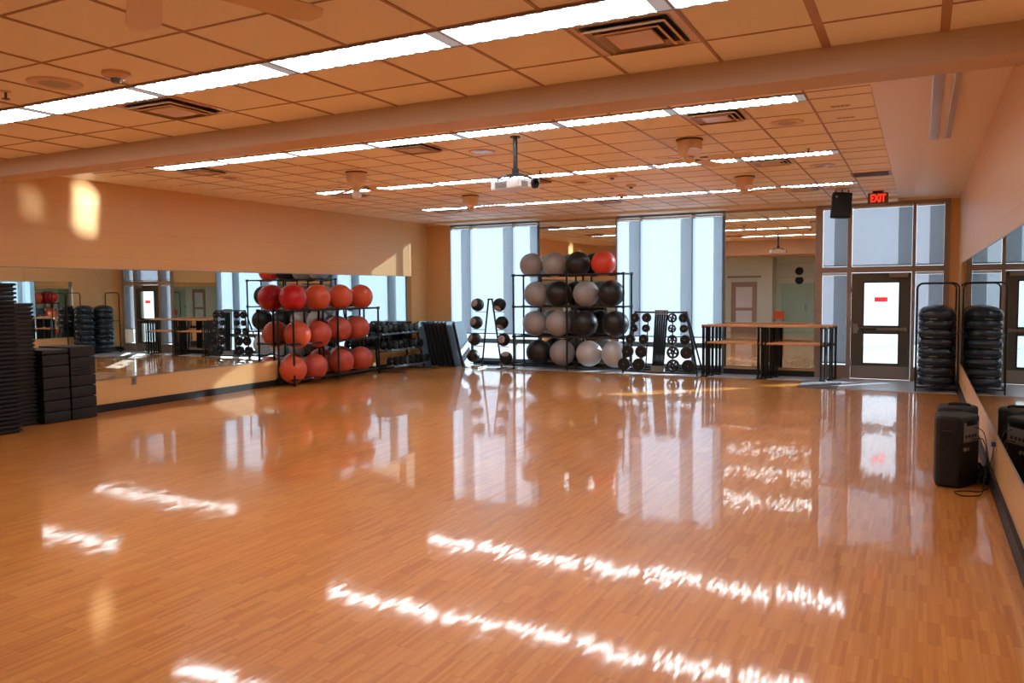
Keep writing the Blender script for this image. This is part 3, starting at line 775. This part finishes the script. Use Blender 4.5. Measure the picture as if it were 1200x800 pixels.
# barbells, upright bundle
for i in range(12):
    r_, c_ = divmod(i, 6)
    x = -.115+c_*.044; y = -.085+r_*.055
    t = thing('barbell', 'black barbell standing upright in the rack, %s from the left in the %s row' % (ordn(c_), ('front', 'rear')[r_]), 'barbell', (BX+x, BY+y, .09), group='barbells upright in the plate rack')
    lx = (c_-2.5)*.006
    MB().tube([(-.015, 0, 0), (lx+.04, .085, 1.22)], .0150).build('bar', M['matte'], t)
    MB().tube([(lx+.04, .085, 1.215), (lx+.0415, .089, 1.32)], .0155).build('sleeve', M['steel'], t)
    MB().tube([(-.015, 0, 0.0), (-.0145, .001, .10)], .0155).build('sleeve', M['steel'], t)
def plate(r, style, th=.03):
    """plate axis along local Y"""
    RM = Matrix.Rotation(PI/2, 4, 'X')
    b = MB()
    hole = .016
    if style == 'spoke':
        b.lathe([(r*.70, -th/2), (r*.97, -th/2), (r, -th/3), (r, th/3), (r*.97, th/2), (r*.70, th/2), (r*.70, -th/2)], RM, 28)
        b.lathe([(hole, -th/2), (r*.34, -th/2), (r*.34, th/2), (hole, th/2), (hole, -th/2)], RM, 20)
        for k in range(5 if r > .1 else 4):
            a = 2*PI*k/(5 if r > .1 else 4)+.3
            b.box(r*.3, r*.74, -th*.3, th*.3, -r*.13, r*.13, m=Matrix.Rotation(a, 4, 'Y'))
    else:
        b.lathe([(hole, -th/2), (r*.45, -th/2), (r*.5, -th/3), (r*.8, -th/3), (r*.85, -th/2), (r*.97, -th/2), (r, -th/3), (r, th/3), (r*.97, th/2), (hole, th/2), (hole, -th/2)], RM, 28)
    return b
levels = [(1.24, .100), (1.01, .086), (.77, .105), (.495, .132), (.21, .138)]
cols = {'far left': [-.56+0, -.58, -.66, -.72, -.80], 'inner left': [-.30, -.31, -.36, -.41, -.46], 'inner right': [.27, .27, .28, .30, .31], 'far right': [.52, .53, .56, .60, .64]}
for cname, xs_ in cols.items():
    for i, ((z, r), x) in enumerate(zip(levels, xs_)):
        ynose = .0 + (z/1.4)*.08
        for j in range(2):
            st2 = 'spoke' if cname == 'inner right' else 'solid'
            t = thing('weight_plate', 'black weight plate, %s peg from the top in the %s column, %s one' % (ordn(i), cname, ('front', 'rear')[j]), 'weight plate', (BX+x, BY+ynose-.05+j*.045, z), group='weight plates on the rack')
            o = plate(r, st2).build('disc', M['black'], t, smooth='angle')
            if j == 0: MB().lathe([(.0, -.055), (.014, -.055), (.014, .09), (.0, .09)], Matrix.Rotation(PI/2, 4, 'X') @ Matrix.Diagonal((1, 1, -1, 1)), 12).build('peg_sleeve', M['grey'], t)

# ------------------------------------------------------------------ ballet barres
def barre(label, loc, rz=0.0, W=1.28):
    t = thing('ballet_barre', label, 'ballet barre', loc, rz, 'ballet barres by the mirror')
    w = W/2
    for s in (-1, 1):
        for y in (-.05, .05):
            for dx in (-.036, .036): MB().cyl((s*(w-.07)+dx, y, .03), (s*(w-.07)+dx, y, 1.07), .017).build('post', M['black'], t, smooth='angle')
        MB().box(s*(w-.07)-.065, s*(w-.07)+.065, -.09, .09, .0, .035, .006).build('foot', M['black'], t)
        MB().box(s*(w-.07)-.065, s*(w-.07)+.065, -.07, .07, 1.045, 1.065, .004).build('top_bracket', M['black'], t)
        MB().box(s*(w-.07)-.06, s*(w-.07)+.06, -.06, .06, .69, .71, .004).build('middle_bracket', M['black'], t)
    MB().cyl((-w, 0, 1.085), (w, 0, 1.085), .024).build('top_rail', M['wood'], t, smooth='angle')
    MB().cyl((-w+.05, 0, .728), (w-.05, 0, .728), .022).build('lower_rail', M['wood'], t, smooth='angle')
    return t
b0 = barre('double wooden ballet barre at the left, in front', (-3.50, 16.99, 0), math.radians(-1))
dup(b0, (-3.43, 17.22, 0), math.radians(-1), 'double wooden ballet barre at the left, nested between two others')
dup(b0, (-3.33, 17.46, 0), math.radians(-1), 'double wooden ballet barre at the left, rearmost against the mirror')
dup(b0, (-2.28, 16.95, 0), math.radians(-1), 'double wooden ballet barre at the right, in front')
dup(b0, (-2.13, 17.43, 0), math.radians(-1), 'double wooden ballet barre at the right, rearmost against the mirror')
dup(b0, (-2.21, 17.19, 0), math.radians(-1), 'double wooden ballet barre at the right, nested between two others')

# ------------------------------------------------------------------ balance trainer cart
t = thing('balance_trainer_cart', 'tall black tube cart stacked with balance trainers beside the exit door', 'cart', (.26, 16.2, 0))
cw = .325
def hoop(y, z1=1.92):
    pts = [(-cw, y, .07), (-cw, y, z1-.10)]
    for k in range(1, 7):
        a = PI - PI/2*k/6; pts.append((-cw+.10+.10*math.cos(a), y, z1-.10+.10*math.sin(a)))
    for k in range(0, 7):
        a = PI/2 - PI/2*k/6; pts.append((cw-.10+.10*math.cos(a), y, z1-.10+.10*math.sin(a)))
    pts.append((cw, y, .07)); return pts
MB().tube(hoop(-.33), .016, 10).build('front_hoop', M['black'], t, smooth='angle')
MB().tube(hoop(1.0), .016, 10).build('rear_hoop', M['black'], t, smooth='angle')
b = MB()
for s in (-1, 1): b.cyl((s*cw, -.33, .09), (s*cw, 1.0, .09), .016)
for y in (-.33, .335, 1.0): b.cyl((-cw, y, .09), (cw, y, .09), .014)
b.build('base_frame', M['black'], t)
for s in (-1, 1):
    MB().cyl((s*cw, -.33, 1.02), (s*cw, 1.0, 1.02), .010).build('side_rail', M['black'], t)
    for y in (-.33, 1.0):
        MB().cyl((s*cw-.012, y, .035), (s*cw+.012, y, .035), .035).build('caster', M['black'], t)
pl = .168; j0 = None
for c_, yy in ((0, 0.0), (1, .66)):
    for i in range(8):
        lab = 'dark half-dome balance trainer, %s from the top of the %s stack on the cart' % (ordn(7-i), ('front', 'rear')[c_])
        loc = (.26+random.uniform(-.004, .004), 16.2+yy, .105+i*pl)
        if j0 is None:
            j0 = thing('balance_trainer', lab, 'balance trainer', loc, 0, 'balance trainers on the cart')
            MB().lathe([(.262, .004), (.285, .0), (.296, .018), (.290, .036), (.262, .040)], n=36).build('platform', M['blackrub'], j0, smooth='angle')
            MB().lathe([(.280, .030), (.300, .055), (.304, .085), (.298, .12), (.275, .160), (.235, .195), (.18, .222), (.11, .240), (.05, .247), (0, .249)], n=40).build('dome', M['dome'], j0, smooth=True)
            MB().box(-.2, -.08, -.296, -.283, .010, .026, .003).build('grip', M['grey'], j0)
        else:
            o = dup(j0, loc, random.uniform(-.5, .5), lab); o.rotation_euler[1] = math.radians(random.choice((-1, 1))*random.uniform(0, 2.5))

# ------------------------------------------------------------------ floor loudspeakers at the right wall
def pa(label, poly, h, loc, plate_=None):
    t = thing('floor_loudspeaker', label, 'loudspeaker', loc, group='floor loudspeakers')
    b = MB(); b.prism(poly, 0, h)
    b.build('cabinet', M['blackrub'], t, bev=.03)
    return t
poly = [(.0, .02), (.04, 0), (.20, -.02), (.37, .28), (.26, .42), (.04, .38), (-.01, .30)]
t = pa('black loudspeaker standing on the floor, in front of its twin by the right wall', poly, .66, (.145, 8.31, 0))
# input panel on the rear face
d = Vector((.17, .30, 0)).normalized(); ang = math.atan2(d.y, d.x)
RM = Matrix.Translation((.20, -.02, 0)) @ Matrix.Rotation(ang, 4, 'Z')
MB().box(.05, .31, -.006, .004, .42, .60, .004, RM).build('input_panel', M['grey'], t)
MB().box(.09, .28, -.010, -.004, .57, .62, .004, RM).build('carry_handle', M['black'], t)
b = MB()
for i in range(4): b.box(.07+i*.055, .10+i*.055, -.010, -.006, .46, .49, .003, RM)
b.build('connector', M['black'], t)
for i in range(2): MB().lathe([(0, 0), (.018, 0), (.018, .012), (0, .012)], RM @ Matrix.Translation((.06+i*.055, -.004, .36)) @ Matrix.Rotation(PI/2, 4, 'X'), 14).build('knob', M['steel' if i else 'grey'], t)
MB().box(.0, .19, -.013, .02, .47, .56, .012, Matrix.Translation((.02, -.004, 0)) @ Matrix.Rotation(-.11, 4, 'Z') @ Matrix.Translation((.03, -.0, 0)) @ Matrix.Diagonal((.5, 1, .5, 1)) @ Matrix.Translation((0, 0, .5))).build('side_recess', M['black'], t)
t = pa('black loudspeaker half hidden behind its twin by the right wall', poly, .66, (.17, 8.93, 0))
MB().tube([(.10, .20, .655), (.10, .20, .672), (.13, .20, .68), (.25, .20, .68), (.28, .20, .672), (.28, .20, .655)], .014).build('carry_handle', M['black'], t)
# cables
def cable(name, pts, r, label, m='black', cat='cable'):
    q = [Vector(pts[0])]
    P_ = [Vector(pts[0])]+[Vector(p) for p in pts]+[Vector(pts[-1])]
    for i in range(1, len(P_)-2):
        for k in range(1, 6):
            u = k/5; p0_, p1_, p2_, p3_ = P_[i-1:i+3]
            q.append(.5*((2*p1_)+(p2_-p0_)*u+(2*p0_-5*p1_+4*p2_-p3_)*u*u+(3*p1_-p0_-3*p2_+p3_)*u**3))
    q = [Vector((v.x, v.y, max(v.z, r*1.05))) for v in q]
    return tag(MB().tube(q, r, 6).build(name, M[m], smooth=True), label, cat)
cable('power_cable', [(.45, 8.45, .44), (.53, 8.42, .45), (.56, 8.38, .30), (.54, 8.30, .12), (.50, 8.10, .006), (.36, 8.02, .006), (.30, 8.14, .006), (.38, 8.22, .006), (.50, 8.24, .006), (.58, 8.35, .02)], .005, 'thin black cable looped on the floor in front of the loudspeaker')
cable('power_cable', [(.46, 8.5, .55), (.54, 8.5, .5), (.575, 8.45, .3), (.57, 8.3, .22), (.59, 8.2, .34), (.60, 8.22, .42), (.61, 8.25, .45)], .004, 'thin black cable running from the loudspeaker to the wall outlet')
b = MB()
t = thing('wall_outlet', 'wall outlet with a blue plug behind the loudspeakers', 'outlet', (XR, 8.26, .42))
MB().box(-.006, 0, -.035, .035, -.057, .057, .003).build('cover_plate', M['diff'], t)
MB().box(-.04, -.006, -.015, .015, 0, .04, .004).build('plug', M['blue'], t)
for k, (y, w) in enumerate(((14.8, 'farther'), (13.95, 'nearer'))):
    t = thing('wall_outlet', 'beige wall outlet below the right mirror, %s of two' % w, 'outlet', (XR, y, .30))
    MB().box(-.006, 0, -.035, .035, -.057, .057, .003).build('cover_plate', M['diff'], t)
    MB().box(-.009, -.006, -.015, .015, -.04, .04, .002).build('socket', M['tbar'], t)
t = thing('wall_outlet', 'grey wall outlet below the left mirror', 'outlet', (XL, 8.85, .43))
MB().box(0, .008, -.045, .045, -.06, .06, .003).build('cover_plate', M['steel'], t)
MB().box(.008, .012, -.018, .018, -.045, .045, .002).build('socket', M['grey'], t)
# heap of coiled cable on the baseboard
cz = []
for i in range(60):
    a = i*.9; cz.append((.545+.035*math.cos(a), 8.75+i*.0-.35+i*.012+.03*math.sin(a*1.3), .03+.02*(1+math.sin(a*.7))+.05*(i % 3 == 0)))
cable('cable_bundle', cz, .010, 'bundle of black cables heaped along the right baseboard behind the loudspeakers', cat='cables')

# ------------------------------------------------------------------ dumbbell rack
DX = -10.80
t = thing('dumbbell_rack', 'three tier dumbbell rack at the far end of the left wall', 'dumbbell rack', (DX, 0, 0))
tiers = [(-.30, .87, 'top'), (-.16, .50, 'middle'), (.02, .14, 'bottom')]
dy0, dy1 = 15.02, 16.50
for s, y in ((0, dy0+.12), (1, dy1-.12)):
    MB().tube([(-.45, y, .04), (-.48, y, .92)], .025).build('upright', M['rack'], t)
    MB().tube([(-.50, y, .03), (.30, y, .03), (.34, y, .012)], .024).build('foot', M['rail'], t)
    for q in ([(-.45, y, .84), (-.18, y, .87)], [(-.45, y, .46), (-.02, y, .5)], [(-.45, y, .11), (.14, y, .14)]): MB().tube(q, .016).build('arm', M['rail'], t)
for (x, z, w) in tiers:
    b = MB()
    b.box(x+.06, x+.10, dy0, dy1, z-.01, z+.035, .006); b.box(x-.12, x-.09, dy0, dy1, z-.01, z+.03, .006)
    b.build('shelf_rail', M['rail'], t)
db0 = None
for (x, z, w) in tiers:
    for i in range(7):
        y = dy0+.10+i*.212
        r = {'top': .100, 'middle': .096, 'bottom': .094}[w]
        lab = 'round black dumbbell, %s from the camera on the %s tier of the rack' % (ordn(i), w)
        s_ = r/.07
        loc = (DX+x, y, z+.035+r*.93)
        if db0 is None:
            db0 = thing('dumbbell', lab, 'dumbbell', loc, 0, 'dumbbells on the three tier rack')
            RYm = Matrix.Rotation(PI/2, 4, 'Y')
            for s in (-1, 1):
                MB().lathe([(0, s*.055), (.055, s*.055), (.07, s*.066), (.07, s*.115), (.055, s*.128), (.03, s*.130), (.026, s*.126), (0, s*.126)], RYm, 20).build('weight_head', M['matte'], db0, smooth='angle')
            MB().cyl((-.06, 0, 0), (.06, 0, 0), .015).build('handle', M['steel'], db0, smooth='angle')
            db0.scale = (1, s_, s_)
        else:
            o = dup(db0, loc, label=lab); o.scale = (1, s_, s_)

# ------------------------------------------------------------------ leaning boards
def lboard(label, x, y, face, tilt=14, w=.46, h=1.14, th=.075):
    t = thing('exercise_board', label, 'exercise board', (x, y, .012), 0, 'exercise boards leaning in the corner')
    t.rotation_euler = (0, math.radians(-tilt), 0)
    r = .07; pts = []
    for (cx, cy, a0) in ((w/2-r, h-r, 0), (-w/2+r, h-r, PI/2)):
        for k in range(6): a = a0+PI/2*k/5; pts.append((cx+r*math.cos(a), cy+r*math.sin(a)))
    pts += [(-w/2, 0), (w/2, 0)]
    Rm = Matrix(((0, 0, 1, 0), (1, 0, 0, 0), (0, 1, 0, 0), (0, 0, 0, 1)))
    b = MB(); b.prism(pts, -th, -.012, Rm); b.build('core', M['board'], t, bev=.006)
    b = MB(); b.prism([(p*.985, q*.99+.003) for p, q in pts], -.012, 0, Rm); b.build('top_surface', M[face], t)
    b = MB()
    for k in (-1, 1): b.box(-th-.004, -th, k*w*.3-.03, k*w*.3+.03, .12, h-.15, .003)
    b.build('rear_rib', M['boardedge'], t)
    return t
bxs = [(-10.99, 'board'), (-10.86, 'board'), (-10.745, 'board'), (-10.63, 'board'), (-10.515, 'board'), (-10.40, 'board'), (-10.285, 'board'), (-10.17, 'boardblue_sheen'), (-9.93, 'boardblue_sheen')]
for i, (x, f_) in enumerate(bxs):
    lab = ('black exercise board leaning in the corner, %s from the left wall' % ordn(i)) if f_ == 'board' else ('leaning exercise board, blue grey window sheen painted on its face, %s of the row' % ('last' if i == 8 else 'second last'))
    lboard(lab, x, 17.12, f_)
t = lboard('blue grey faced exercise board leaning beside the dumbbell rack', -10.86, 16.72, 'boardblue_sheen', tilt=12, w=.28, h=1.1)
t.rotation_euler = (0, math.radians(-12), 0)

# ------------------------------------------------------------------ step stacks at far left
def thin_step(label, loc, grp):
    t = thing('aerobic_step', label, 'aerobic step', loc, group=grp)
    lx, ly = .345, .20
    def ring(b, a, z): return [b.bm.verts.new((sx*(lx-a), sy*(ly-a), z)) for sx, sy in ((-1, -1), (1, -1), (1, 1), (-1, 1))]
    b = MB(); rs = [ring(b, .03, 0), ring(b, .022, .022), ring(b, .0, .026), ring(b, .0, .046), ring(b, .012, .056)]
    for p_, q in zip(rs[:-1], rs[1:]):
        for i in range(4): b.bm.faces.new((p_[i], p_[(i+1) % 4], q[(i+1) % 4], q[i]))
    b.bm.faces.new(rs[0][::-1]); b.bm.faces.new(rs[-1])
    b.build('platform', M['blackstep'], t, bev=.003)
    return t
g = 'thin aerobic steps in the two tall stacks'
s0 = thin_step('thin black aerobic step, first from the floor in the tallest left stack', (-11.13, 6.37, 0.0), g)
for i in range(1, 35):
    dup(s0, (-11.13+random.uniform(-.006, .006), 6.37+random.uniform(-.005, .005), i*.0575), label='thin black aerobic step, %s from the floor in the tallest left stack' % ordn(i))
for i in range(30):
    o = dup(s0, (-11.36, 6.88+random.uniform(-.005, .005), i*.0580), label='thin black aerobic step, %s from the floor in the second tallest stack' % ordn(i))
    o.scale = (.34, 1.0, 1)
def riser(label, loc, h, grp, ly=.2, lx=.18):
    t = thing('step_riser', label, 'step riser', loc, group=grp)
    MB().box(-lx, lx, -ly, ly, .004, h-.004, min(.022, h*.3)).build('block', M['blackstep'], t, smooth='angle')
    MB().box(lx-.004, lx+.003, -ly*.75, ly*.75, h*.30, h*.42, .003).build('grip_recess', M['blackrub'], t)
    return t
g2 = 'thick step risers in the two low stacks'
z = 0
for i in range(6):
    riser('thick black step riser, %s from the floor in the low stack beside the tall ones' % ordn(i), (-11.295, 7.29, z), .166, g2); z += .166
t = riser('thin black lid step on top of the low stack beside the tall ones', (-11.295, 7.29, z), .07, g2)
z = 0
hs = [.166, .166, .166, .166, .035, .035, .035, .16, .16]
for i, h in enumerate(hs):
    riser('%s black step riser, %s from the floor in the low stack nearest the mirror' % ('thick' if h > .1 else 'thin', ordn(i)), (-11.285, 7.705, z), h, g2); z += h

# ------------------------------------------------------------------ lights
sun = bpy.data.lights.new('sun', 'SUN'); sun.energy = 18.0; sun.angle = math.radians(.6); sun.color = (.93, .98, 1)
so = bpy.data.objects.new('sun', sun); C.objects.link(so)
so.rotation_euler = Vector((-.93, -1, -.445)).to_track_quat('-Z', 'Y').to_euler()
def spot(frm, to, cone, e, blend=.25):  # added spot lamps, standing in for sun bounced off the glossy floor
    l = bpy.data.lights.new('added_glint_spot', 'SPOT'); l.energy = e; l.spot_size = cone; l.spot_blend = blend; l.shadow_soft_size = .02; l.color = (.80, .92, 1); l.specular_factor = 0
    o = bpy.data.objects.new('added_glint_spot', l); C.objects.link(o); o.location = frm
    o.rotation_euler = (Vector(to)-Vector(frm)).to_track_quat('-Z', 'Y').to_euler(); return o
for k in range(6): spot((-4.9, 15.1, .03), (-11.487, 8.14-.01*k, 3.42-k*.11), math.radians(2.3), 8500-700*k, 1.0)
for k in range(3): spot((-4.2, 15.1, .03), (-11.487, 7.28, 3.3-k*.13), math.radians(1.8), 1500, 1.0)
w = bpy.data.worlds.new('world'); SC.world = w; w.use_nodes = True
bg = w.node_tree.nodes['Background']; bg.inputs[0].default_value = (0.84, 0.92, 1.0, 1); bg.inputs[1].default_value = 2.5

# ------------------------------------------------------------------ camera
F = 939.95; yaw, pitch, roll, hc = .4717, -.062, -.009, 1.838
cam = bpy.data.cameras.new('camera'); co = bpy.data.objects.new('camera', cam); C.objects.link(co)
cam.sensor_width = 36; cam.lens = 36*F/1200; cam.clip_start = .05; cam.clip_end = 300
cy, sy = math.cos(yaw), math.sin(yaw); cp, sp = math.cos(pitch), math.sin(pitch)
r0 = Vector((cy, sy, 0)); fw = Vector((-sy, cy, 0)); Z = Vector((0, 0, 1))
f0_ = fw*cp + Z*sp; u0 = -fw*sp + Z*cp
cr, sr = math.cos(roll), math.sin(roll)
R_ = r0*cr + u0*sr; U_ = u0*cr - r0*sr
co.matrix_world = Matrix(((R_.x, U_.x, -f0_.x, 0), (R_.y, U_.y, -f0_.y, 0), (R_.z, U_.z, -f0_.z, hc), (0, 0, 0, 1)))
SC.camera = co
SC.view_settings.view_transform = 'Standard'; SC.view_settings.look = 'None'; SC.view_settings.gamma = 1
SC.view_settings.use_curve_mapping = False; SC.view_settings.exposure = 0.24
SC.cycles.use_denoising = True
SC.cycles.max_bounces = 10; SC.cycles.diffuse_bounces = 5; SC.cycles.glossy_bounces = 6; SC.cycles.transparent_max_bounces = 12
SC.cycles.sample_clamp_indirect = 6
